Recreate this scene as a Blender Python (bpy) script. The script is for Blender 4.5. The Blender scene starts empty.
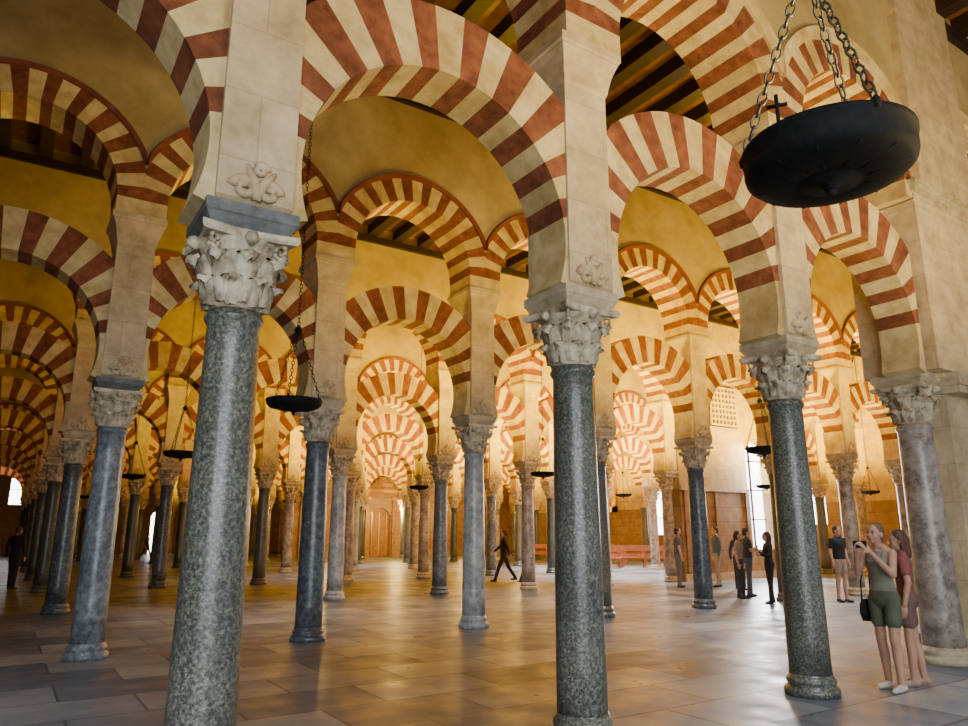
import bpy, math, random
import numpy as np
from mathutils import Vector, Matrix
random.seed(7)
S=bpy.context.scene
COL=S.collection

# ------------------------------------------------------------ materials
def new_mat(name):
    m=bpy.data.materials.new(name); m.use_nodes=True
    nt=m.node_tree; b=nt.nodes['Principled BSDF']
    return m,nt,b
def noise_mat(name,c1,c2,scale=3.0,rough=0.7,bump=0.15,detail=6,lo=0.35,hi=0.65,c3=None,bscale=None,spec=0.5,metal=0.0,patch=None):
    m,nt,b=new_mat(name); N=nt.nodes; L=nt.links
    g=N.new('ShaderNodeNewGeometry')
    n=N.new('ShaderNodeTexNoise'); n.inputs['Scale'].default_value=scale; n.inputs['Detail'].default_value=detail
    n.inputs['Roughness'].default_value=0.65
    L.new(g.outputs['Position'],n.inputs['Vector'])
    r=N.new('ShaderNodeValToRGB'); r.color_ramp.elements[0].position=lo; r.color_ramp.elements[1].position=hi
    r.color_ramp.elements[0].color=(*c1,1); r.color_ramp.elements[1].color=(*c2,1)
    if c3:
        e=r.color_ramp.elements.new((lo+hi)/2); e.color=(*c3,1)
    L.new(n.outputs['Fac'],r.inputs['Fac']); out=r.outputs['Color']
    if patch:   # large scale weathering
        n5=N.new('ShaderNodeTexNoise'); n5.inputs['Scale'].default_value=patch[0]; n5.inputs['Detail'].default_value=5
        L.new(g.outputs['Position'],n5.inputs['Vector'])
        r5=N.new('ShaderNodeValToRGB'); r5.color_ramp.elements[0].position=.35; r5.color_ramp.elements[1].position=.62
        r5.color_ramp.elements[0].color=(*patch[1],1); r5.color_ramp.elements[1].color=(1,1,1,1)
        L.new(n5.outputs['Fac'],r5.inputs['Fac'])
        mx=N.new('ShaderNodeMix'); mx.data_type='RGBA'; mx.blend_type='MULTIPLY'; mx.inputs['Factor'].default_value=1
        L.new(out,mx.inputs['A']); L.new(r5.outputs['Color'],mx.inputs['B']); out=mx.outputs['Result']
    L.new(out,b.inputs['Base Color'])
    b.inputs['Roughness'].default_value=rough; b.inputs['Metallic'].default_value=metal
    b.inputs['Specular IOR Level'].default_value=spec
    if bump>0:
        n2=N.new('ShaderNodeTexNoise'); n2.inputs['Scale'].default_value=bscale or scale*5; n2.inputs['Detail'].default_value=6
        L.new(g.outputs['Position'],n2.inputs['Vector'])
        bp=N.new('ShaderNodeBump'); bp.inputs['Strength'].default_value=bump; bp.inputs['Distance'].default_value=0.02
        L.new(n2.outputs['Fac'],bp.inputs['Height']); L.new(bp.outputs['Normal'],b.inputs['Normal'])
    return m
def granite(name,dark,mid,light,scale=55,rough=0.3):
    m,nt,b=new_mat(name); N=nt.nodes; L=nt.links
    g=N.new('ShaderNodeNewGeometry')
    n=N.new('ShaderNodeTexNoise'); n.inputs['Scale'].default_value=scale; n.inputs['Detail'].default_value=4; n.inputs['Roughness'].default_value=.75
    L.new(g.outputs['Position'],n.inputs['Vector'])
    r=N.new('ShaderNodeValToRGB'); e=r.color_ramp.elements
    e[0].position=.38; e[0].color=(*dark,1); e[1].position=.66; e[1].color=(*light,1)
    k=e.new(.5); k.color=(*mid,1)
    L.new(n.outputs['Fac'],r.inputs['Fac'])
    n3=N.new('ShaderNodeTexNoise'); n3.inputs['Scale'].default_value=1.7; n3.inputs['Detail'].default_value=5
    L.new(g.outputs['Position'],n3.inputs['Vector'])
    mx=N.new('ShaderNodeMix'); mx.data_type='RGBA'; mx.blend_type='MULTIPLY'; mx.inputs['Factor'].default_value=.6
    r2=N.new('ShaderNodeValToRGB'); r2.color_ramp.elements[0].position=.35; r2.color_ramp.elements[1].position=.65
    r2.color_ramp.elements[0].color=(.55,.55,.55,1); r2.color_ramp.elements[1].color=(1.25,1.2,1.15,1)
    L.new(n3.outputs['Fac'],r2.inputs['Fac'])
    L.new(r.outputs['Color'],mx.inputs['A']); L.new(r2.outputs['Color'],mx.inputs['B'])
    L.new(mx.outputs['Result'],b.inputs['Base Color'])
    b.inputs['Roughness'].default_value=rough
    return m
def block_mat(name,c1,c2,cm,bw=.9,bh=.42,rough=.75,mort=.012):
    m,nt,b=new_mat(name); N=nt.nodes; L=nt.links
    g=N.new('ShaderNodeNewGeometry'); s=N.new('ShaderNodeSeparateXYZ'); L.new(g.outputs['Position'],s.inputs[0])
    a=N.new('ShaderNodeMath'); a.operation='ADD'; L.new(s.outputs['X'],a.inputs[0]); L.new(s.outputs['Y'],a.inputs[1])
    c=N.new('ShaderNodeCombineXYZ'); L.new(a.outputs[0],c.inputs['X']); L.new(s.outputs['Z'],c.inputs['Y'])
    br=N.new('ShaderNodeTexBrick'); br.inputs['Scale'].default_value=1; br.inputs['Brick Width'].default_value=bw
    br.inputs['Row Height'].default_value=bh; br.inputs['Mortar Size'].default_value=mort; br.inputs['Mortar Smooth'].default_value=.6
    br.inputs['Color1'].default_value=(*c1,1); br.inputs['Color2'].default_value=(*c2,1); br.inputs['Mortar'].default_value=(*cm,1)
    L.new(c.outputs[0],br.inputs['Vector'])
    n=N.new('ShaderNodeTexNoise'); n.inputs['Scale'].default_value=3; n.inputs['Detail'].default_value=8; n.inputs['Roughness'].default_value=.7
    L.new(g.outputs['Position'],n.inputs['Vector'])
    r=N.new('ShaderNodeValToRGB'); r.color_ramp.elements[0].position=.3; r.color_ramp.elements[1].position=.65
    r.color_ramp.elements[0].color=(.55,.47,.38,1); r.color_ramp.elements[1].color=(1.1,1.08,1.05,1)
    L.new(n.outputs['Fac'],r.inputs['Fac'])
    mx=N.new('ShaderNodeMix'); mx.data_type='RGBA'; mx.blend_type='MULTIPLY'; mx.inputs['Factor'].default_value=.85
    L.new(br.outputs['Color'],mx.inputs['A']); L.new(r.outputs['Color'],mx.inputs['B']); L.new(mx.outputs['Result'],b.inputs['Base Color'])
    bp=N.new('ShaderNodeBump'); bp.inputs['Strength'].default_value=.25; bp.inputs['Distance'].default_value=.02
    L.new(n.outputs['Fac'],bp.inputs['Height']); L.new(bp.outputs['Normal'],b.inputs['Normal'])
    b.inputs['Roughness'].default_value=rough
    return m
def emis(name,c,s):
    m,nt,b=new_mat(name); b.inputs['Base Color'].default_value=(*c,1)
    b.inputs['Emission Color'].default_value=(*c,1); b.inputs['Emission Strength'].default_value=s
    return m
def plain(name,c,rough=.6,metal=0):
    return noise_mat(name,tuple(x*.82 for x in c),tuple(min(1,x*1.1) for x in c),scale=9,rough=rough,bump=0,metal=metal)
M={}
M['red']=noise_mat('red_brick_voussoir',(.16,.042,.016),(.40,.135,.055),scale=8,rough=.85,bump=.3,lo=.3,hi=.7,patch=(1.6,(.62,.58,.52)))
M['cream']=noise_mat('cream_stone_voussoir',(.58,.42,.17),(.86,.71,.37),scale=5,rough=.85,bump=.25,lo=.3,hi=.62,patch=(1.4,(.78,.70,.55)))
M['plaster']=noise_mat('yellow_plaster',(.45,.35,.155),(.62,.50,.25),scale=1.5,rough=.85,bump=.08,patch=(.5,(.72,.68,.60)))
M['maroon']=noise_mat('maroon_moulding',(.15,.035,.018),(.25,.07,.035),scale=5,rough=.8,bump=.1)
M['pier']=block_mat('pier_stone',(.75,.62,.39),(.67,.545,.33),(.52,.42,.26),bw=1.6,bh=.5,mort=.006)
M['cap']=noise_mat('capital_marble',(.22,.16,.09),(.78,.68,.47),scale=8,rough=.65,bump=.35,lo=.32,hi=.60)
M['impost']=noise_mat('impost_stone',(.38,.31,.19),(.68,.57,.38),scale=6,rough=.7,bump=.25)
M['impost_dark']=noise_mat('impost_grey_stone',(.09,.10,.095),(.20,.215,.20),scale=9,rough=.5,bump=.25)
M['gr_green']=granite('granite_green_grey',(.046,.050,.039),(.125,.130,.105),(.30,.31,.25),scale=42)
M['gr_dark']=granite('granite_dark_green',(.03,.04,.035),(.07,.085,.072),(.18,.21,.175),scale=40)
M['gr_blue']=granite('marble_blue_grey',(.11,.13,.145),(.20,.23,.25),(.35,.385,.405),scale=12)
M['gr_dblue']=granite('marble_dark_blue',(.05,.063,.072),(.095,.115,.128),(.20,.23,.245),scale=14)
M['gr_pale']=granite('marble_pale_veined',(.30,.33,.34),(.46,.49,.49),(.66,.68,.66),scale=7)
M['gr_pink']=granite('marble_pink_brown',(.22,.18,.15),(.40,.345,.29),(.56,.50,.43),scale=6)
M['wood_dark']=noise_mat('beam_dark_wood',(.012,.006,.004),(.032,.015,.008),scale=6,rough=.6)
M['wood_panel']=noise_mat('ceiling_panel_wood',(.13,.05,.018),(.26,.11,.036),scale=4,rough=.6)
M['wood_bench']=noise_mat('bench_red_wood',(.25,.08,.03),(.42,.15,.06),scale=6,rough=.4,bump=.05)
M['wood_screen']=noise_mat('retablo_brown_wood',(.16,.075,.035),(.36,.19,.08),scale=6,rough=.5,bump=.1)
M['iron']=noise_mat('black_iron',(.004,.004,.004),(.010,.010,.009),scale=25,rough=.75,bump=.1,metal=.0,spec=.25)
M['steel']=noise_mat('chain_steel',(.10,.09,.06),(.26,.23,.17),scale=25,rough=.4,bump=.0,metal=.8)
M['glass']=noise_mat('lamp_oil_cup',(.05,.05,.045),(.10,.10,.09),scale=20,rough=.15,bump=0)
M['wall']=block_mat('wall_stone',(.64,.50,.21),(.56,.43,.17),(.42,.32,.14),bw=1.1,bh=.5)
M['wallbrown']=block_mat('wall_brown_stone',(.38,.25,.14),(.31,.20,.11),(.18,.12,.07),bw=1.1,bh=.5)
M['day']=emis('daylight_pane',(.93,.96,1.0),9)
M['gold']=noise_mat('gilded_frame',(.55,.33,.08),(.8,.55,.18),scale=12,rough=.3,metal=.8)
M['paint']=noise_mat('altar_painting',(.35,.05,.02),(.75,.32,.08),scale=2.2,rough=.5,bump=0,c3=(.15,.06,.05))
def floor_mat():
    m,nt,b=new_mat('floor_marble_slabs'); N=nt.nodes; L=nt.links
    g=N.new('ShaderNodeNewGeometry')
    br=N.new('ShaderNodeTexBrick'); br.inputs['Scale'].default_value=1; br.inputs['Brick Width'].default_value=1.35
    br.inputs['Row Height'].default_value=.86; br.inputs['Mortar Size'].default_value=.014; br.inputs['Mortar Smooth'].default_value=.35
    br.inputs['Color1'].default_value=(.10,.12,.155,1); br.inputs['Color2'].default_value=(.33,.335,.335,1); br.inputs['Mortar'].default_value=(.045,.05,.06,1)
    br.inputs['Bias'].default_value=-.15
    L.new(g.outputs['Position'],br.inputs['Vector'])
    n=N.new('ShaderNodeTexNoise'); n.inputs['Scale'].default_value=.9; n.inputs['Detail'].default_value=8; n.inputs['Roughness'].default_value=.65
    L.new(g.outputs['Position'],n.inputs['Vector'])
    r=N.new('ShaderNodeValToRGB'); r.color_ramp.elements[0].position=.34; r.color_ramp.elements[1].position=.66
    r.color_ramp.elements[0].color=(.60,.66,.74,1); r.color_ramp.elements[1].color=(1.3,1.25,1.14,1)
    L.new(n.outputs['Fac'],r.inputs['Fac'])
    mx=N.new('ShaderNodeMix'); mx.data_type='RGBA'; mx.blend_type='MULTIPLY'; mx.inputs['Factor'].default_value=.9
    L.new(br.outputs['Color'],mx.inputs['A']); L.new(r.outputs['Color'],mx.inputs['B']); L.new(mx.outputs['Result'],b.inputs['Base Color'])
    n2=N.new('ShaderNodeTexNoise'); n2.inputs['Scale'].default_value=2.2; n2.inputs['Detail'].default_value=7
    L.new(g.outputs['Position'],n2.inputs['Vector'])
    mr=N.new('ShaderNodeMapRange'); mr.inputs['From Min'].default_value=.3; mr.inputs['From Max'].default_value=.7; mr.inputs['To Min'].default_value=.27; mr.inputs['To Max'].default_value=.52
    L.new(n2.outputs['Fac'],mr.inputs['Value']); L.new(mr.outputs[0],b.inputs['Roughness'])
    b.inputs['Specular IOR Level'].default_value=.26
    bp=N.new('ShaderNodeBump'); bp.inputs['Strength'].default_value=.07; bp.inputs['Distance'].default_value=.01
    L.new(n2.outputs['Fac'],bp.inputs['Height']); L.new(bp.outputs['Normal'],b.inputs['Normal'])
    return m
M['floor']=floor_mat()

# ------------------------------------------------------------ mesh builder
class MB:
    def __init__(s): s.v=[]; s.f=[]; s.m=[]; s.sm=[]; s.mats=[]
    def mi(s,k):
        if k not in s.mats: s.mats.append(k)
        return s.mats.index(k)
    def add(s,vs,fs,mat,smooth=False):
        o=len(s.v); s.v+= [tuple(p) for p in vs]; i=s.mi(mat)
        for f in fs: s.f.append(tuple(o+a for a in f)); s.m.append(i); s.sm.append(smooth)
    def box(s,a,b,mat,top=None):
        (x0,y0,z0),(x1,y1,z1)=a,b
        vs=[(x0,y0,z0),(x1,y0,z0),(x1,y1,z0),(x0,y1,z0),(x0,y0,z1),(x1,y0,z1),(x1,y1,z1),(x0,y1,z1)]
        s.add(vs,[(3,2,1,0),(4,5,6,7),(0,1,5,4),(1,2,6,5),(2,3,7,6),(3,0,4,7)],mat)
    def prism(s,secs,mat):
        vs=[];fs=[]
        for z,hx,hy in secs: vs+=[(-hx,-hy,z),(hx,-hy,z),(hx,hy,z),(-hx,hy,z)]
        for i in range(len(secs)-1):
            for j in range(4):
                k=(j+1)%4; fs.append((4*i+j,4*i+k,4*i+4+k,4*i+4+j))
        fs.append((3,2,1,0)); n=4*(len(secs)-1); fs.append((n,n+1,n+2,n+3))
        s.add(vs,fs,mat)
    def lathe(s,prof,mat,seg=32,smooth=True,c=(0,0),caps=True):
        vs=[];fs=[]
        for r,z in prof:
            for i in range(seg):
                a=2*math.pi*i/seg; vs.append((c[0]+r*math.cos(a),c[1]+r*math.sin(a),z))
        for k in range(len(prof)-1):
            for i in range(seg):
                j=(i+1)%seg; fs.append((k*seg+i,k*seg+j,(k+1)*seg+j,(k+1)*seg+i))
        if caps:
            fs.append(tuple(range(seg-1,-1,-1))); n=(len(prof)-1)*seg; fs.append(tuple(range(n,n+seg)))
        s.add(vs,fs,mat,smooth)
    def tube(s,pts,r,mat,seg=8,closed=False):
        pts=[Vector(p) for p in pts]; n=len(pts); vs=[];fs=[]
        ref=Vector((0,0,1))
        for i,p in enumerate(pts):
            if closed: t=pts[(i+1)%n]-pts[i-1]
            else: t=pts[min(i+1,n-1)]-pts[max(i-1,0)]
            t.normalize(); a=t.cross(ref)
            if a.length<.05: a=t.cross(Vector((1,0,0)))
            a.normalize(); b=t.cross(a)
            rr=r[i] if isinstance(r,(list,tuple)) else r
            for j in range(seg):
                w=2*math.pi*j/seg; vs.append(p+a*math.cos(w)*rr+b*math.sin(w)*rr)
        for i in range(n if closed else n-1):
            k=(i+1)%n
            for j in range(seg):
                l=(j+1)%seg; fs.append((i*seg+j,i*seg+l,k*seg+l,k*seg+j))
        if not closed:
            fs.append(tuple(range(seg-1,-1,-1))); fs.append(tuple(range((n-1)*seg,n*seg)))
        s.add(vs,fs,mat,True)
    def mesh(s,name):
        me=bpy.data.meshes.new(name); me.from_pydata(s.v,[],s.f)
        for k in s.mats: me.materials.append(M[k] if isinstance(k,str) else k)
        me.polygons.foreach_set('material_index',s.m); me.polygons.foreach_set('use_smooth',s.sm); me.update()
        return me
def obj(name,me,loc=(0,0,0),parent=None,rz=0):
    o=bpy.data.objects.new(name,me); o.location=loc; o.rotation_euler=(0,0,rz)
    if parent: o.parent=parent
    COL.objects.link(o); return o

# ------------------------------------------------------------ grid
U0=1.13; DU=3.0; N0=4.78; DN=6.45; NR=9; JS=range(-2,11)
ZS=3.70
def leaf(mb,ang,r0,z0,h,w,out,mat):
    prof=[(0,0),(.10,.22),(.18,.45),(.30,.68),(.52,.88),(.80,1.0),(1.0,.94),(1.05,.80)]
    vs=[];fs=[];nt=6
    for k,(a,b) in enumerate(prof):
        s=k/(len(prof)-1)
        ww=w*(.75+.35*math.sin(math.pi*min(1,s*1.1)))*(1-.75*max(0,s-.7)/.3)*(1+(.12 if k%2 else -.08))
        for t in range(nt+1):
            q=t/nt*2-1
            rib=.016*math.exp(-(q*4)**2)+.008*math.cos(q*9)
            rr=r0+out*a-.028*q*q+rib+.012
            an=ang+q*ww/ max(r0,.1)
            vs.append((rr*math.cos(an),rr*math.sin(an),z0+h*b-.02*q*q*s))
    for k in range(len(prof)-1):
        for t in range(nt):
            i=k*(nt+1)+t; fs.append((i,i+1,i+nt+2,i+nt+1))
    mb.add(vs,fs,mat,True)
def column_mesh(name,shaft,imp,rt=.178,rb=.206):
    mb=MB()
    base=[(rb+.06,0),(rb+.065,.05),(rb+.055,.075),(rb+.03,.09),(rb+.024,.11),(rb+.034,.13),(rb+.036,.15),(rb+.022,.17),(rb+.010,.18),(rb+.008,.205)]
    mb.lathe(base,shaft if shaft!='gr_pink' else 'impost',36)
    pr=[(rb,.20)]
    for i in range(1,9):
        t=i/8; pr.append((rb+(rt-rb)*t**1.3,.20+t*(2.93-.20)))
    pr+=[(rt+.013,2.95),(rt+.024,2.97),(rt+.024,2.99),(rt+.010,3.01),(rt+.003,3.03)]
    mb.lathe(pr,shaft,40)
    k=max(.93,rt/.195)
    mb.lathe([(rt-.005,3.02),(.195*k,3.10),(.205*k,3.24),(.235*k,3.36),(.28*k,3.45),(.31*k,3.49)],'cap',32)
    for i in range(8):
        leaf(mb,math.pi/8+i*math.pi/4,.195*k,3.04,.19,.062,.085,'cap')
        leaf(mb,i*math.pi/4,.205*k,3.06,.33,.062,.11,'cap')
    for i in range(4):
        a=math.pi/4+i*math.pi/2; d=Vector((math.cos(a),math.sin(a),0))
        p=[]; rad=[]
        for t in range(22):
            th=t*.42; rr=.062*(1-t/26)
            c=d*(.335*k)+Vector((0,0,3.445))
            p.append(c+d*(rr*math.sin(th+2.4))+Vector((0,0,rr*math.cos(th+2.4)))); rad.append(.021*(1-t/40))
        st=[d*(.22*k)+Vector((0,0,3.23)),d*(.245*k)+Vector((0,0,3.36))]
        mb.tube(st+p,[.02,.022]+rad,'cap',6)
        a2=i*math.pi/2; e=Vector((math.cos(a2),math.sin(a2),0))*(.30*k)
        mb.tube([e+Vector((0,0,3.43)),e*1.08+Vector((0,0,3.47)),e*1.1+Vector((0,0,3.51))],[.02,.05,.03],'cap',8)
    n=10; rg=[]
    for sd in range(4):
        a=sd*math.pi/2; c,s_=math.cos(a),math.sin(a)
        for t in range(n):
            q=t/n*2-1; x=.325*k-.045*(1-q*q); y=q*.325*k
            rg.append((x*c-y*s_,x*s_+y*c))
    L=len(rg); vs=[(x,y,3.48) for x,y in rg]+[(x*1.04,y*1.04,3.50) for x,y in rg]+[(x*1.04,y*1.04,3.535) for x,y in rg]
    fs=[(i,(i+1)%L,L+(i+1)%L,L+i) for i in range(L)]+[(L+i,L+(i+1)%L,2*L+(i+1)%L,2*L+i) for i in range(L)]+[tuple(range(L-1,-1,-1)),tuple(range(2*L,3*L))]
    mb.add(vs,fs,'cap')
    h=.31
    mb.prism([(3.535,.27*k,.27*k),(3.56,.285*k,.285*k),(3.61,h*k+.005,h*k+.005),(3.62,h*k+.015,h*k+.015),(ZS-.005,h*k+.015,h*k+.015)],imp)
    return mb.mesh(name)
CM={}
for key in ['gr_green','gr_dark','gr_blue','gr_dblue','gr_pale','gr_pink']:
    CM[key]=column_mesh('column_'+key,key,'impost')
CM['A']=column_mesh('column_front',"gr_green",'impost_dark',.168,.205)
CM['H']=column_mesh('column_blue',"gr_blue",'impost_dark')
CM['D']=column_mesh('column_pink_wide',"gr_pink",'impost',.205,.245)

def pier_mesh():
    mb=MB(); hu,hn=.25,.30
    mb.prism([(ZS-.005,hu-.02,hn-.05),(ZS+.03,hu,hn),(5.66,hu,hn),(5.70,hu+.015,hn+.02),(5.78,hu+.03,hn+.03),(5.86,hu+.045,hn+.05),(5.94,hu+.07,hn+.08),(6.01,hu+.10,hn+.11),(6.03,.365,.42),(6.10,.365,.42)],'pier')
    for sg in (-1,1):
        y=sg*(hn+.01)
        for sx,zz,R0 in ((-1,ZS+.10,.075),(1,ZS+.10,.075),(1,ZS+.25,.045)):
            pts=[];rad=[]
            cx=sx*.085 if R0>.05 else .02
            for t in range(20):
                th=t*.5; rr=R0*(1-t/24)
                pts.append((cx+sx*rr*math.cos(th),y,zz+rr*math.sin(th))); rad.append((.034 if R0>.05 else .026)*(1-t/60))
            mb.tube(pts,rad,'pier',7)
        mb.tube([(0,y,ZS+.03),(-.02,y+sg*.02,ZS+.14),(-.07,y,ZS+.27)],[.035,.04,.012],'pier',7)
        mb.tube([(0,y,ZS+.03),(.05,y+sg*.02,ZS+.16),(.12,y,ZS+.25)],[.035,.035,.012],'pier',7)
    return mb.mesh('pier')
PM=pier_mesh()
def ring(mb,cz,ri,ro,clip,bounds,hn,seg=2):
    def O(a):
        c=abs(math.cos(a)); 
        return min(ro, clip/c if c>1e-4 else ro)
    for a0,a1,mat in bounds:
        k=max(1,int(round((a1-a0)/4)))
        vs=[];fs=[]
        for i in range(k+1):
            a=math.radians(a0+(a1-a0)*i/k); o=O(a); c,s=math.cos(a),math.sin(a)
            vs+=[(ri*c,-hn,cz+ri*s),(o*c,-hn,cz+o*s),(o*c,hn,cz+o*s),(ri*c,hn,cz+ri*s)]
        for i in range(k):
            b=4*i
            for j in range(4):
                l=(j+1)%4; fs.append((b+j,b+l,b+4+l,b+4+j))
        fs.append((0,3,2,1)); b=4*k; fs.append((b,b+1,b+2,b+3))
        mb.add(vs,fs,mat)
def vouss(a0,a1,n,ratio=1.0,first='red'):
    nr=(n+1)//2; nc=n//2
    if first!='red': nr,nc=nc,nr
    w=(a1-a0)/(nr*ratio+nc); out=[];a=a0;m=first
    for i in range(n):
        d=w*ratio if m=='red' else w
        d*=1+.10*math.sin(i*2.3)
        out.append([a,a+d,m]); a+=d; m='cream' if m=='red' else 'red'
    sc=(a1-a0)/(a-a0)
    return [(a0+(p-a0)*sc,a0+(q-a0)*sc,m) for p,q,m in out]
def lower_arch():
    mb=MB(); sp=-math.degrees(math.asin((4.1-ZS)/1.2))
    b=[(sp,10,'cream')]+vouss(10,170,19,1.0)+[(170,180-sp,'cream')]
    ring(mb,4.10,1.19,1.79,1.28,b,.25)
    return mb.mesh('lower_arch')
ZU=6.34
def upper_arch(mould):
    mb=MB()
    ring(mb,ZU,1.16,1.58,1.5,vouss(0,180,23,1.0,'red'),.38)
    for sg in (-1,1):
        mb.box((min(sg*1.16,sg*1.5),-.38,6.10),(max(sg*1.16,sg*1.5),.38,ZU),'cream')
    for off in (-.41,.41):
        amin=math.degrees(math.acos(1.5/1.60))
        k=40; vs=[];fs=[]
        rm=1.67 if mould=='maroon' else 1.76
        for i in range(k+1):
            a=math.radians(amin+(180-2*amin)*i/k); c,s=math.cos(a),math.sin(a)
            ro=max(min(rm,1.5/max(abs(c),1e-4)),1.60)
            for r,y in ((1.58,0),(1.58,.035*np.sign(off)),(ro-.02,.06*np.sign(off)),(ro,.0)):
                vs.append((min(1.5,max(-1.5,r*c)),off+y-.03*np.sign(off),ZU+r*s))
        for i in range(k):
            for j in range(3): fs.append((4*i+j,4*i+j+1,4*i+5+j,4*i+4+j))
        mb.add(vs,fs,mould)
    k=36
    for y in (-.38,.38):
        vs=[];fs=[]
        xs=[-1.5+3*i/k for i in range(k+1)]
        for x in xs:
            vs+=[(x,y,ZU+math.sqrt(1.58**2-x*x)),(x,y,9.0),(x,y,9.89)]
        for i in range(k):
            for j in range(2):
                fs.append((3*i+j,3*i+3+j,3*i+4+j,3*i+1+j) if y<0 else (3*i+j,3*i+1+j,3*i+4+j,3*i+3+j))
        mb.add(vs,fs,'plaster')
    return mb.mesh('upper_arch')
LA=lower_arch(); UA=upper_arch('maroon'); UA0=upper_arch('cream')
special={(0,0):'A',(0,1):'gr_green',(0,2):'gr_green',(0,3):'D',(1,0):'H',(1,1):'gr_dblue',(1,2):'gr_pale',(1,3):'gr_green',(1,4):'gr_dblue',
         (2,0):'gr_dblue',(2,1):'gr_dark',(2,2):'gr_pale',(2,3):'gr_blue',(2,4):'gr_pink',(2,6):'gr_pink',(1,6):'gr_pink'}
NOCOL={(2,7)}; NOARCH={(2,6),(2,7)}
for k in range(-1,NR):
    n=N0+DN*k
    root=bpy.data.objects.new('double_arch_arcade',None); COL.objects.link(root); root.location=(0,n,0)
    for j in JS:
        u=U0+DU*j
        if k==-1 and j not in (-2,-1,0,1,2,3,4): continue
        if k>=7 and j>=6: continue
        key=special.get((k,j)) or random.choice(['gr_green','gr_pink','gr_blue','gr_dark','gr_pink','gr_pale'] if u>6 else ['gr_dark','gr_dblue','gr_pink','gr_dark','gr_dblue'])
        if (k,j)==(0,3):
            obj('marble_column',CM['D'],(10.22,4.93,0),rz=.0)
        elif (k,j) not in NOCOL:
            d=(-.04,.026) if (k,j)==(0,1) else (0,0)
            obj('marble_column',CM[key],(u+d[0],n+d[1],0))
            obj('pier',PM,(u+d[0],d[1],0),root)
        if j<JS[-1] and not (k==-1 and j>=4) and not (k>=7 and j>=5) and (k,j) not in NOARCH:
            obj('lower_arch',LA,(u+1.5,0,0),root); obj('upper_arch',UA if k>0 else UA0,(u+1.5,0,0),root)
# large compound pier at the right
mb=MB()
mb.box((10.5,4.6,0),(11.6,5.3,3.43),'pier')
mb.box((10.44,4.54,0),(11.66,5.36,.3),'impost')
mb.box((9.98,4.40,ZS),(11.6,5.4,6.1),'pier')
for z0,z1,e in ((3.43,3.53,.03),(3.53,ZS,.06),(6.10,6.18,.04),(6.18,6.28,.09),(6.28,6.34,.13)):
    x0=10.46 if z0<3.7 else 9.98
    mb.box((x0-e,4.42-e,z0),(11.6+e,5.4+e,z1),'impost')
mb.box((9.98,4.28,6.34),(11.6,5.32,9.89),'pier')
obj('compound_pier',mb.mesh('compound_pier'))

# ------------------------------------------------------------ shell
X0,X1,Y0,Y1=-10.,32.6,-6.,63.
mb=MB(); mb.add([(X0,Y0,0),(X1,Y0,0),(X1,Y1,0),(X0,Y1,0)],[(0,1,2,3)],'floor'); obj('floor',mb.mesh('floor'))
mb=MB(); mb.box((X0,Y0,9.9),(X1,Y1,10.1),'wood_panel'); obj('ceiling',mb.mesh('ceiling'))
mb=MB()
for k in range(-1,NR+1):
    y0=N0+DN*(k-1)+.38; y1=N0+DN*k-.38
    y0=max(y0,Y0); y1=min(y1,Y1)
    x=X0+.3
    while x<X1-.3:
        mb.box((x,y0,9.62),(x+.26,y1,9.898),'wood_dark'); x+=.78
    mb.box((X0,y0+.002,9.42),(X1,y0+.10,9.60),'wood_dark'); mb.box((X0,y1-.10,9.42),(X1,y1-.002,9.60),'wood_dark')
obj('ceiling_beams',mb.mesh('ceiling_beams'))
def wall(name,axis,pos,a0,a1,h,ops,mat,thick=.6,dado=None):
    mb=MB(); cuts=sorted(ops)
    def bx1(p,q,z0,z1,m):
        if q-p<1e-4 or z1-z0<1e-4: return
        if axis=='x': mb.box((pos,p,z0),(pos+thick,q,z1),m)
        else: mb.box((p,pos,z0),(q,pos+thick,z1),m)
    def bx(p,q,z0,z1):
        if dado and z0<dado[0]:
            bx1(p,q,z0,min(z1,dado[0]),dado[1]); bx1(p,q,dado[0],max(z1,dado[0]),mat)
        else: bx1(p,q,z0,z1,mat)
    cur=a0
    for (p,q,z0,z1) in cuts:
        bx(cur,p,0,h); bx(p,q,0,z0)
        r=(q-p)/2; c=(p+q)/2; zc=z1-r; nseg=14
        for i in range(nseg):
            t0=p+(q-p)*i/nseg; t1=p+(q-p)*(i+1)/nseg; tm=(t0+t1)/2
            bx(t0,t1,zc+math.sqrt(max(0,r*r-(tm-c)**2)),h)
        cur=q
    bx(cur,a1,0,h)
    return obj(name,mb.mesh(name))
EO=[(20.2,21.3,2.0,5.4),(30.2,31.4,1.5,4.6)]
wall('wall_east','x',X1,Y0,Y1,9.89,EO,'wall',dado=(3.0,'wallbrown'))
NO=[(.2,1.9,3.6,6.0),(9.8,10.9,0,3.3)]
wall('wall_north','y',Y1,X0,X1,9.89,NO,'wallbrown')
wall('wall_west','x',X0-.6,Y0,Y1,9.89,[],'wallbrown')
CW=[(23.15,24.6,1.0,5.1)]
wall('wall_choir','y',17.38,19.45,25.1,9.89,CW,'wall',thick=.6,dado=(3.1,'wallbrown'))
mb=MB(); mb.box((19.45,17.28,3.05),(23.1,17.38,3.2),'impost'); mb.box((19.45,17.30,0),(25.1,17.38,.25),'impost')
for x in (19.6,21.2,22.9,24.7): mb.box((x,17.31,.25),(x+.22,17.38,3.05),'wallbrown')
obj('trim_1',mb.mesh('trim'))
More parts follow.
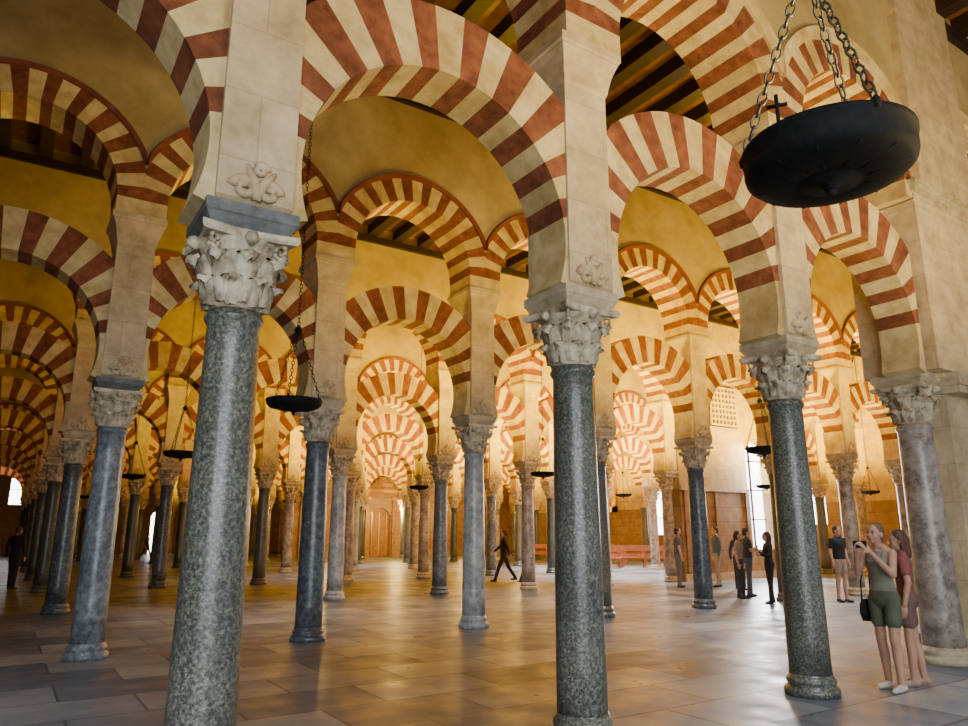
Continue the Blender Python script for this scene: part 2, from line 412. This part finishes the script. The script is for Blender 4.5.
# chapel wall with carved wooden retablo closing the central naves
YC=46.2
wall('wall_chapel','y',YC,15.2,X1,9.89,[(20.9,22.5,0,3.3)],'wallbrown',thick=.5)
mb=MB()
mb.box((20.9,YC+.30,0),(22.5,YC+.36,3.3),'wood_screen')
for x in (21.2,21.75,22.3): mb.box((x-.04,YC+.24,.1),(x+.04,YC+.30,3.0),'gold')
for x in (20.55,22.55):
    mb.box((x,YC-.18,0),(x+.3,YC-.01,3.8),'wood_screen'); mb.box((x-.06,YC-.24,3.8),(x+.36,YC-.01,4.0),'gold')
mb.box((20.3,YC-.28,4.0),(23.1,YC-.01,4.3),'wood_screen')
for i in range(5):
    w=1.3-.26*i; mb.box((21.7-w,YC-.22,4.3+.22*i),(21.7+w,YC-.01,4.52+.22*i),'wood_screen' if i%2 else 'gold')
x=16.0
while x<31.6:
    if not (19.9<x<23.2):
        mb.box((x,YC-.12,.0),(x+.2,YC-.01,3.6),'wood_screen'); mb.box((x+.3,YC-.06,.5),(x+1.1,YC-.01,3.1),'wood_screen')
    x+=1.3
mb.box((15.3,YC-.16,3.6),(20.2,YC-.01,3.85),'wood_screen'); mb.box((23.2,YC-.16,3.6),(32.4,YC-.01,3.85),'wood_screen')
obj('chapel_retablo',mb.mesh('chapel_retablo'))
wi=1
for a,b,c,d in EO:
    m_=MB(); m_.box((X1+.45,a-.05,c),(X1+.5,b+.05,d+.05),'day')
    y=(a+b)/2; m_.box((X1+.38,y-.025,c),(X1+.44,y+.025,d),'wood_dark')
    z=c+1.0
    while z<d: m_.box((X1+.38,a,z-.02),(X1+.44,b,z+.02),'wood_dark'); z+=1.1
    obj('window_%d'%wi,m_.mesh('window')); wi+=1
for a,b,c,d in NO+CW:
    yy=Y1 if (a,b,c,d) in NO else 17.38
    m_=MB(); m_.box((a-.0,yy+.45,c),(b+.0,yy+.5,d),'day')
    x=(a+b)/2; m_.box((x-.03,yy+.38,c),(x+.03,yy+.44,d),'wood_dark')
    z=c+1.1
    while z<d: m_.box((a,yy+.38,z-.02),(b,yy+.44,z+.02),'wood_dark'); z+=1.1
    obj('window_%d'%wi,m_.mesh('window')); wi+=1
mb=MB(); xa,xb,za,zb=21.3,22.7,5.5,6.9
mb.box((xa-.08,17.34,za-.08),(xb+.08,17.375,zb+.08),'wood_dark')
for i in range(8): 
    x=xa+(xb-xa)*i/7; mb.box((x-.03,17.27,za),(x+.03,17.34,zb),'cream')
    z=za+(zb-za)*i/7; mb.box((xa,17.275,z-.03),(xb,17.345,z+.03),'cream')
obj('window_lattice',mb.mesh('window_lattice'))
mb=MB(); mb.box((X1-.12,34.6,3.2),(X1-.06,37.4,7.2),'paint')
for a,b,c,d in ((34.3,34.65,2.9,7.5),(37.35,37.7,2.9,7.5),(34.3,37.7,2.9,3.25),(34.3,37.7,7.15,7.5)):
    mb.box((X1-.2,a,c),(X1-.02,b,d),'gold')
obj('altar_painting',mb.mesh('altar_painting'))
mb=MB()
mb.box((-1.6,-.2,.42),(1.6,.2,.47),'wood_bench'); mb.box((-1.6,.18,.75),(1.6,.23,.98),'wood_bench'); mb.box((-1.6,.18,.5),(1.6,.22,.58),'wood_bench')
for x in (-1.5,-.5,.5,1.5):
    mb.box((x-.04,-.18,0),(x+.04,-.10,.42),'wood_bench'); mb.box((x-.04,.14,0),(x+.04,.22,.98),'wood_bench')
BM=mb.mesh('bench')
for x,y in ((23.2,26.6),(25.6,26.0),(24.4,27.8),(27.3,27.6),(26.6,33.2),(29.4,33.6)):
    obj('wooden_bench',BM,(x,y,0),rz=math.radians(-35))

# ------------------------------------------------------------ hanging lamps
def lamp_mesh(R,apex,top,cups=True,ch='iron',ll=.075,th=.0065,hh=.10):
    mb=MB()
    mb.lathe([(R*.06,-.085),(R*.09,-.075),(R*.12,-.06),(R*.34,-.055),(R*.37,-.045),(R*.41,-.05),(R*.70,-.038),(R*.90,-.018),(R*.985,.008),(R,.03),(R*1.0,hh),(R*1.02,hh+.005),(R*1.02,hh+.025),(R*.985,hh+.025),(R*.97,.03),(R*.8,.0),(R*.3,-.02),(R*.1,-.03)],'iron',56)
    mb.lathe([(.008,-.112),(.020,-.10),(.022,-.09),(.015,-.08)],'iron',16)
    for i in range(12):
        a=2*math.pi*i/12; c,s=math.cos(a),math.sin(a)
        mb.tube([(R*.42*c,R*.42*s,-.050),(R*.9*c,R*.9*s,-.019)],.004,'iron',6)
    if cups:
        for i in range(14):
            a=2*math.pi*(i+.5)/14; mb.lathe([(.012,.0),(.02,.02),(.026,hh-.02),(.03,hh+.02)],'glass',10,c=(R*.82*math.cos(a),R*.82*math.sin(a)))
        a=math.radians(218); x,y=R*math.cos(a),R*math.sin(a)
        dx,dy=math.cos(math.radians(-20)),math.sin(math.radians(-20))
        mb.tube([(x,y,hh),(x,y,hh+.15)],.008,'iron',6); mb.tube([(x-.04*dx,y-.04*dy,hh+.10),(x+.04*dx,y+.04*dy,hh+.10)],.008,'iron',6)
    def chain(p,q):
        p=Vector(p);q=Vector(q); d=(q-p); L=d.length; d.normalize(); n=int(L/(ll*.78))
        a=d.cross(Vector((0,1,.1))).normalized(); b=d.cross(a)
        for i in range(n):
            c=p+d*(L*(i+.5)/n); s=a if i%2 else b
            pts=[]
            for t in range(10):
                w=2*math.pi*t/10; pts.append(c+d*(math.cos(w)*ll*.5)+s*(math.sin(w)*ll*.27))
            mb.tube(pts,th,ch,5,closed=True)
    for i in range(3):
        a=math.radians(40+120*i); c,s=math.cos(a),math.sin(a)
        mb.lathe([(.014,hh),(.018,hh+.03),(.008,hh+.05)],'iron',10,c=(R*c,R*s))
        chain((R*c,R*s,hh+.03),(.03*c,.03*s,apex))
    mb.lathe([(.01,apex-.05),(.04,apex-.03),(.05,apex),(.03,apex+.03),(.012,apex+.06)],'iron',16)
    chain((0,0,apex+.05),(0,0,top))
    return mb.mesh('hanging_lamp')
L1=lamp_mesh(.345,.98,6.5,ch='steel',ll=.07,th=.0058); L2=lamp_mesh(.31,.90,6.58,cups=False,ll=.06,th=.0045,hh=.04)
obj('hanging_lamp',L1,(2.81,1.56,3.12),rz=math.radians(-37))
for u,n in ((2.63,8.0),(11.2,8.0),(2.65,14.45),(11.24,14.45),(20.2,14.45),(26.2,14.45),(2.7,20.9),(11.16,20.9),(20.2,20.9),(2.7,27.35),(11.2,27.35),(20.2,27.35),(2.7,33.8),(11.2,33.8),(20.2,8.0)):
    obj('hanging_lamp',L2,(u,n,3.02),rz=random.uniform(0,2))

# ------------------------------------------------------------ people
def rotm(ax,deg): return np.array(Matrix.Rotation(math.radians(deg),3,ax))
class Body:
    def __init__(s): s.P=[]
    def cone(s,a,b,r0,r1,m): s.P.append(('c',np.array(a,float),np.array(b,float),r0,r1,m))
    def ell(s,c,r,m,R=None): s.P.append(('e',np.array(c,float),np.array(r,float),np.eye(3) if R is None else R,m))
    def loft(s,secs,m): s.P.append(('l',np.array(secs,float),m))
    def build(s,name,vox,mats,it=2):
        V=[];F=[]
        for p in s.P:
            o=len(V)
            if p[0]=='c':
                _,a,b,r0,r1,m=p; d=b-a; L=np.linalg.norm(d)+1e-9; d=d/L
                x=np.cross(d,[0,0,1.]); 
                if np.linalg.norm(x)<.1: x=np.cross(d,[1.,0,0])
                x/=np.linalg.norm(x); y=np.cross(d,x); sg=14; rs=[]
                for t in (-80,-50,-20): rs.append((a+d*r0*math.sin(math.radians(t)),r0*math.cos(math.radians(t))))
                for t in (0,.5,1): rs.append((a+d*L*t,r0+(r1-r0)*t))
                for t in (20,50,80): rs.append((b+d*r1*math.sin(math.radians(t)),r1*math.cos(math.radians(t))))
                for c,r in rs:
                    for i in range(sg):
                        w=2*math.pi*i/sg; V.append(c+x*r*math.cos(w)+y*r*math.sin(w))
                nr=len(rs)
            elif p[0]=='e':
                _,c,r,R,m=p; sg=16; ts=np.linspace(-85,85,11); nr=len(ts)
                for t in ts:
                    for i in range(sg):
                        w=2*math.pi*i/sg; t_=math.radians(t)
                        V.append(c+R@(r*np.array([math.cos(t_)*math.cos(w),math.cos(t_)*math.sin(w),math.sin(t_)])))
            else:
                _,sc,m=p; sg=24; nr=len(sc)
                for z,cx,cy,rx,ry in sc:
                    for i in range(sg):
                        w=2*math.pi*i/sg; V.append(np.array([cx+rx*math.cos(w),cy+ry*math.sin(w),z]))
            for k in range(nr-1):
                for i in range(sg):
                    j=(i+1)%sg; F.append((o+k*sg+i,o+k*sg+j,o+(k+1)*sg+j,o+(k+1)*sg+i))
            F.append(tuple(o+i for i in range(sg-1,-1,-1))); F.append(tuple(o+(nr-1)*sg+i for i in range(sg)))
        me=bpy.data.meshes.new('tmp'); me.from_pydata([tuple(v) for v in V],[],F)
        import bmesh
        bm=bmesh.new(); bm.from_mesh(me)
        bmesh.ops.recalc_face_normals(bm,faces=bm.faces); bm.to_mesh(me); bm.free()
        ob=bpy.data.objects.new('tmp',me); COL.objects.link(ob)
        md=ob.modifiers.new('r','REMESH'); md.mode='VOXEL'; md.voxel_size=vox
        sm=ob.modifiers.new('s','SMOOTH'); sm.factor=.5; sm.iterations=it
        dg=bpy.context.evaluated_depsgraph_get(); dg.update()
        out=bpy.data.meshes.new_from_object(ob.evaluated_get(dg)); bpy.data.objects.remove(ob)
        nf=len(out.polygons); C=np.zeros(nf*3); out.polygons.foreach_get('center',C); C=C.reshape(-1,3)
        D=[];labs=[]
        for p in s.P:
            if p[0]=='c':
                _,a,b,r0,r1,m=p; d=b-a; t=np.clip(((C-a)@d)/(d@d+1e-9),0,1)
                D.append(np.linalg.norm(C-(a+t[:,None]*d),axis=1)-(r0+(r1-r0)*t))
            elif p[0]=='e':
                _,c,r,R,m=p; q=(C-c)@R; D.append((np.linalg.norm(q/r,axis=1)-1)*r.min())
            else:
                _,sc,m=p; z=np.clip(C[:,2],min(sc[0,0],sc[-1,0]),max(sc[0,0],sc[-1,0]))
                o_=sc[np.argsort(sc[:,0])]
                g=[np.interp(z,o_[:,0],o_[:,i]) for i in range(1,5)]
                q=np.sqrt(((C[:,0]-g[0])/g[2])**2+((C[:,1]-g[1])/g[3])**2)
                D.append(np.maximum((q-1)*np.minimum(g[2],g[3]),np.abs(C[:,2]-z)-.004))
            labs.append(m)
        best=np.argmin(np.array(D),axis=0)
        names=list(dict.fromkeys(labs)); idx=np.array([names.index(l) for l in labs])[best]
        out.materials.clear()
        for nme in names: out.materials.append(mats[nme])
        out.polygons.foreach_set('material_index',idx.astype(np.int32)); out.polygons.foreach_set('use_smooth',np.ones(nf,bool)); out.update()
        out.name=name
        return out
_mc={}
def cm(n,c,r=.8):
    k=(n,c)
    if k not in _mc: _mc[k]=plain(n,c,rough=r)
    return _mc[k]
def hand(B,el,wr,side,curl,pn=None,skin='skin'):
    el=np.array(el,float);wr=np.array(wr,float); d=wr-el; d/=np.linalg.norm(d)
    if pn is None: pn=np.array([-side,0.,0.])
    pn=np.array(pn,float); pn=pn-d*(pn@d); pn/=np.linalg.norm(pn)
    s=np.cross(d,pn)*1.0
    if s[1]<0 and abs(s[1])>.3: s=-s
    pc=wr+d*.05
    R=np.stack([s,pn,d],axis=1)
    B.ell(pc,(.040,.017,.052),skin,R)
    lens=[.070,.078,.072,.056]
    for i,l in enumerate(lens):
        o=(.028-.0187*i)
        b=wr+d*.088+s*o
        d1=d*math.cos(curl*.5)+pn*math.sin(curl*.5); d2=d*math.cos(curl*1.4)+pn*math.sin(curl*1.4)
        m=b+d1*l*.52; e=m+d2*l*.48
        B.cone(b-d*.02,m,.0095,.0085,skin); B.cone(m,e,.0085,.0072,skin)
    tb=wr+d*.03+s*.032; tm=tb+(d*.6+s*.65+pn*.35)*.036; te=tm+(d*.85+s*.15+pn*.45)*.032
    B.cone(tb,tm,.0125,.011,skin); B.cone(tm,te,.0105,.0085,skin)
    return wr+d*.09+pn*.02
def person(name,loc,heading,h=1.70,legs=((0,0),(0,0)),arms=None,top='short',bottom='trousers',hair='short',female=False,
           ctop=(.1,.1,.1),cbot=(.05,.05,.06),chair=(.05,.03,.02),cskin=(.62,.38,.27),cshoe=(.05,.05,.05),vox=.011,headrot=(0,0),stance=.0,pns=(None,None)):
    B=Body(); f=.94 if female else 1.0
    low=[]
    J={}
    for i,sd in enumerate((-1,1)):
        a,b=[math.radians(x) for x in legs[i]]
        hip=np.array([sd*.088,0,.90]); sp=sd*stance
        kn=hip+np.array([sp,.42*math.sin(a),-.42*math.cos(a)]); an=kn+np.array([sp*.6,.415*math.sin(a-b),-.415*math.cos(a-b)])
        J[sd]=(hip,kn,an); low.append(an[2]-.075)
    dz=-min(low)
    def leg(sd):
        hip,kn,an=J[sd]
        if bottom=='trousers':
            B.cone(hip,kn,.088*f,.062,'bot'); B.cone(kn,an+(an-kn)*-.02,.062,.052,'bot')
        else:
            B.cone(hip,kn,.076*f,.052,'skin')
            if bottom=='shorts':
                m=hip+(kn-hip)*.52; B.cone(hip,m,.092*f,.088*f,'bot')
            cf=kn+(an-kn)*.3; cf=cf+np.array([0,-.012,0]); B.cone(kn,cf,.049,.052,'skin'); B.cone(cf,an,.052,.034,'skin')
        B.cone(an+np.array([0,-.025,-.03]),an+np.array([0,.05,-.04]),.040,.036,'shoe')
        B.cone(an+np.array([0,.04,-.043]),an+np.array([sd*.012,.145,-.048]),.037,.027,'shoe')
    leg(-1); leg(1)
    if female:
        B.loft([(.82,0,-.005,.09,.07),(.86,0,-.01,.150,.105),(.92,0,-.012,.168,.118),(.98,0,-.005,.152,.105),(1.04,0,0,.128,.09)],'bot')
        B.loft([(1.0,0,0,.145,.1),(1.08,0,.0,.125,.088),(1.16,0,.005,.125,.088),(1.24,0,.012,.138,.105),(1.30,0,.012,.142,.110),(1.36,0,.0,.138,.09),(1.405,0,-.005,.11,.07)],'top')
        shx=.155
    else:
        B.loft([(.82,0,0,.10,.08),(.87,0,0,.150,.11),(.93,0,0,.165,.118),(1.0,0,0,.158,.112)],'bot')
        B.loft([(.96,0,0,.165,.120),(1.05,0,.005,.155,.115),(1.16,0,.005,.160,.115),(1.28,0,.01,.178,.125),(1.36,0,.005,.180,.115),(1.42,0,-.005,.14,.085),(1.45,0,-.005,.09,.065)],'top')
        shx=.182
    if bottom=='skirt':
        B.loft([(.50,0,.0,.20,.16),(.62,0,0,.19,.15),(.80,0,0,.172,.128),(.92,0,0,.165,.118),(1.04,0,0,.13,.095)],'bot')
    shm='top' if top!='tank' else 'skin'
    for sd in (-1,1):
        B.cone((sd*(shx-.03),-.005,1.395),(sd*.03,-.01,1.455),.046*f,.045,shm)
    if top=='tank':
        B.ell((0,0,1.385),(.12,.068,.05),'skin')
        for sd in (-1,1): B.cone((sd*.085,.06,1.36),(sd*.08,-.02,1.445),.02,.02,'top')
    B.cone((0,-.01,1.42),(0,.012,1.53),.053*f,.049*f,'skin')
    if arms is None: arms=(((-.235,-.03,1.13),(-.245,.03,.88)),((.235,-.03,1.13),(.245,.03,.88)))
    hp=[]
    for i,sd in enumerate((-1,1)):
        el,wr=[np.array(x,float) for x in arms[i]]; sh=np.array([sd*shx,-.005,1.385])
        B.cone(sh,el,.050*f,.038*f,'skin'); B.cone(el,wr,.040*f,.026*f,'skin')
        if top=='short': B.cone(sh,sh+(el-sh)*.6,.060*f,.056*f,'top')
        elif top=='long': B.cone(sh,el,.060*f,.050*f,'top'); B.cone(el,el+(wr-el)*.93,.050*f,.038*f,'top')
        hp.append(hand(B,el,wr,sd,.55,pns[i]))
    R=rotm('Z',headrot[0])@rotm('X',headrot[1]); hc=np.array([0,.018,1.592])
    def H(p): return hc+R@np.array(p,float)
    B.ell(H((0,0,.02)),(.074,.093,.096),'skin',R); B.ell(H((0,.022,-.045)),(.056,.066,.068),'skin',R)
    B.ell(H((0,.060,-.088)),(.026,.024,.020),'skin',R)
    B.cone(H((0,.088,.008)),H((0,.108,-.028)),.009,.013,'skin')
    for sd in (-1,1):
        B.ell(H((sd*.030,.084,.004)),(.013,.0075,.007),'eye',R)
        B.cone(H((sd*.016,.089,.024)),H((sd*.045,.080,.026)),.0055,.0045,'hair')
        B.ell(H((sd*.077,-.002,-.012)),(.010,.020,.031),'skin',R)
        B.ell(H((sd*.035,.062,-.035)),(.024,.022,.024),'skin',R)
    B.ell(H((0,.086,-.060)),(.024,.010,.0075),'lip',R)
    B.ell(H((0,-.018,.042)),(.083,.093,.088),'hair',R); B.ell(H((0,-.045,-.005)),(.076,.066,.080),'hair',R)
    if hair=='long':
        B.cone(H((0,-.065,.0)),H((0,-.075,-.17)),.066,.048,'hair')
        for sd in (-1,1): B.cone(H((sd*.066,-.01,.02)),H((sd*.066,-.03,-.13)),.027,.022,'hair')
    elif hair=='bun':
        B.ell(H((0,-.115,.045)),(.038,.035,.035),'hair',R)
    elif hair=='ponytail':
        B.cone(H((0,-.105,.04)),H((0,-.125,-.02)),.026,.028,'hair'); B.cone(H((0,-.125,-.02)),H((0,-.10,-.16)),.028,.010,'hair')
    mats={'skin':cm('skin',cskin,.55),'top':cm('cloth_top',ctop),'bot':cm('cloth_bottom',cbot),'hair':cm('hair',chair,.6),'shoe':cm('shoe',cshoe),
          'eye':cm('eye_dark',(.03,.02,.02),.3),'lip':cm('lips',(cskin[0]*.85,cskin[1]*.5,cskin[2]*.5),.5)}
    me=B.build(name,vox,mats)
    s=h/1.71
    me.transform(Matrix.Scale(s,4)@Matrix.Translation((0,0,dz)))
    o=obj(name,me,(loc[0],loc[1],0),rz=math.atan2(heading[1],heading[0])-math.pi/2)
    return o,[tuple((np.array(p)+np.array([0,0,dz]))*s) for p in hp]
LFT=(-.837,.548); RGT=(.837,-.548); TOW=(-.548,-.837); AWY=(.548,.837)
def mixd(a,b,t): return (a[0]*(1-t)+b[0]*t,a[1]*(1-t)+b[1]*t)
wo,hp=person('woman',(8.02,4.42),mixd(LFT,TOW,.35),1.70,legs=((6,8),(-3,4)),female=True,top='tank',bottom='shorts',hair='ponytail',
    arms=(((-.20,.10,1.17),(-.085,.26,1.40)),((.20,.10,1.17),(.085,.26,1.40))),ctop=(.20,.19,.14),cbot=(.09,.11,.06),chair=(.17,.085,.04),cskin=(.52,.28,.18),cshoe=(.60,.50,.42),
    vox=.0065,headrot=(0,6),pns=((1,0,0),(-1,0,0)),stance=.01)
mb=MB(); mb.box((-.075,-.005,-.038),(.075,.005,.038),'iron'); mb.box((-.065,-.0062,-.034),(.065,-.0052,.034),'glass')
mb.lathe([(.006,.0),(.009,.003),(.009,.006)],'glass',10,c=(.05,0))
ph=obj('phone',mb.mesh('phone'),((hp[0][0]+hp[1][0])/2,(hp[0][1]+hp[1][1])/2+.0,(hp[0][2]+hp[1][2])/2+.02),wo)
mb=MB(); 
mb.lathe([(.02,-.12),(.085,-.11),(.11,-.03),(.10,.06),(.07,.11),(.02,.115)],'iron',20)
for v in range(len(mb.v)): x,y,z=mb.v[v]; mb.v[v]=(x*.45,y*1.1,z)
mb.tube([(0,-.08,.09),(-.01,-.07,.3),(-.07,-.03,.56),(-.10,.0,.66),(-.07,.05,.56),(-.01,.08,.3),(0,.08,.09)],.008,'iron',6)
bag=obj('shoulder_bag',mb.mesh('bag'),(.225,-.03,.78),wo)
person('woman',(8.44,4.40),mixd(LFT,AWY,.35),1.62,legs=((3,2),(-4,3)),female=True,top='short',bottom='shorts',hair='long',ctop=(.26,.08,.065),cbot=(.16,.09,.07),
    chair=(.10,.04,.02),cskin=(.48,.26,.17),cshoe=(.40,.26,.18),vox=.0065,headrot=(15,-5))
walk=((24,6),(-20,14)); st=((2,1),(-2,2)); st2=((5,3),(-3,2))
fold=(((-.22,.03,1.14),(-.04,.20,1.16)),((.22,.03,1.14),(.05,.22,1.22)))
person('man',(16.94,10.3),mixd(TOW,RGT,.3),1.76,st,top='short',bottom='shorts',ctop=(.02,.02,.025),cbot=(.42,.34,.25))
person('woman',(15.20,11.0),LFT,1.62,st2,female=True,top='long',ctop=(.02,.02,.022),cbot=(.02,.02,.025),hair='long',arms=fold)
person('man',(16.4,12.5),RGT,1.72,st2,top='short',ctop=(.05,.05,.07),cbot=(.12,.12,.16),arms=fold)
person('woman',(15.8,12.3),mixd(RGT,TOW,.4),1.64,st,female=True,top='short',ctop=(.35,.28,.24),cbot=(.06,.06,.08),hair='long')
person('man',(18.5,15.2),LFT,1.78,st2,top='long',ctop=(.12,.20,.34),cbot=(.45,.45,.5))
person('man',(17.4,15.76),RGT,1.75,st,top='short',ctop=(.10,.12,.16),cbot=(.15,.17,.24))
person('woman',(18.1,14.1),TOW,1.66,st2,female=True,top='long',ctop=(.05,.07,.12),cbot=(.04,.04,.06),hair='long')
person('man',(17.6,12.0),LFT,1.75,st,top='short',ctop=(.03,.03,.035),cbot=(.06,.06,.09))
person('man',(14.5,20.9),LFT,1.76,walk,top='long',ctop=(.015,.015,.018),cbot=(.02,.02,.022),arms=(((-.25,-.10,1.15),(-.24,-.18,.92)),((.25,.12,1.16),(.24,.32,1.0))))
person('child',(15.05,20.4),LFT,1.15,walk,top='short',ctop=(.05,.05,.06),cbot=(.05,.05,.07))
person('man',(.45,25.9),AWY,1.78,st2,top='long',ctop=(.02,.02,.025),cbot=(.02,.02,.02))
person('man',(8.6,51),TOW,1.75,st2,top='long',ctop=(.05,.03,.03),cbot=(.02,.02,.02))
person('woman',(7.7,50),RGT,1.66,walk,female=True,top='long',ctop=(.06,.02,.03),cbot=(.02,.02,.02),hair='long')

# ------------------------------------------------------------ lights
def spot_up(u,n,z,p,c,size=168,r=.18):
    l=bpy.data.lights.new('nave_uplight','SPOT'); l.energy=p; l.color=c; l.spot_size=math.radians(size); l.spot_blend=.6; l.shadow_soft_size=r
    o=bpy.data.objects.new('nave_uplight',l); o.location=(u,n,z); o.rotation_euler=(math.pi,0,0); COL.objects.link(o)
def area(name,loc,tgt,sx,sy,p,c,spread=180):
    l=bpy.data.lights.new(name,'AREA'); l.shape='RECTANGLE'; l.size=sx; l.size_y=sy; l.energy=p; l.color=c; l.spread=math.radians(spread)
    o=bpy.data.objects.new(name,l); o.location=loc
    o.rotation_euler=(Vector(tgt)-Vector(loc)).to_track_quat('-Z','Y').to_euler(); COL.objects.link(o)
def point(name,loc,p,c,r=.15):
    l=bpy.data.lights.new(name,'POINT'); l.energy=p; l.color=c; l.shadow_soft_size=r
    o=bpy.data.objects.new(name,l); o.location=loc; COL.objects.link(o)
Yc=(1,.62,.004); RD=(1,.40,.08)
for k in range(1,9):
    n=N0+DN*k-DN/2
    for i,u in enumerate((-1.5,5.6,11.6,17.6,23.6,29.6)):
        if k>=8 and i>=4: continue
        p=[14,480,3000,5200,5600,4800][i]
        if k==1: p*=.62 if i==1 else .40
        if i==1 and k in (2,3,4): p*=1.2
        if k>=5: p*=.55
        if k>=6 and i<=1: p*=.5
        if k==8 and i==0: p=500
        spot_up(u,n,3.2,p,((1,.42,.25) if k==8 else RD) if (i==0 or (i==1 and k>=5)) else Yc)
for u,p in ((-1.2,80),(4.4,1000),(9.0,1300)): spot_up(u,.4,2.7,p,(1,.74,.29))
area('daylight_south',(-2,-6.5,3.2),(4,6,-1),10,5,750,(.84,.92,1),120)
area('daylight_choir',(23.8,17.2,3.4),(14,6,0),1.3,3.2,800,(.9,.95,1))
for x,y,p in ((6.5,1.6,95),(-1.0,8.0,45),(11,8,110),(17,8,150),(5,14.5,60),(13,14.5,110),(20,20.9,600),(23,26.5,800),(10,27,80),(16,33.8,150)):
    area('floor_fill_light',(x,y,9.35),(x,y,0),2.2,1.6,p,(.78,.89,1),62)  # added cool fill brightening the floor; no roof opening above it
for x,y,p in ((21.7,43.5,650),(17.2,43.0,300),(26.5,43.2,450),(26,30.6,500),(29,24,500),(20,27.3,260),(14,36,200)):
    point('warm_fill_light',(x,y,2.9),p,(1,.64,.18))  # added warm fill for the far naves and retablo, no lamps modelled here
W=bpy.data.worlds.new('world'); S.world=W; W.use_nodes=True
W.node_tree.nodes['Background'].inputs[0].default_value=(.64,.80,1,1); W.node_tree.nodes['Background'].inputs[1].default_value=.65

cam=bpy.data.cameras.new('camera'); cam.sensor_width=36; cam.lens=719/968*36; cam.clip_end=300
co=bpy.data.objects.new('camera',cam); co.location=(0,0,1.6); co.rotation_euler=(math.radians(90+13.3),0,math.radians(-33.2)); COL.objects.link(co); S.camera=co
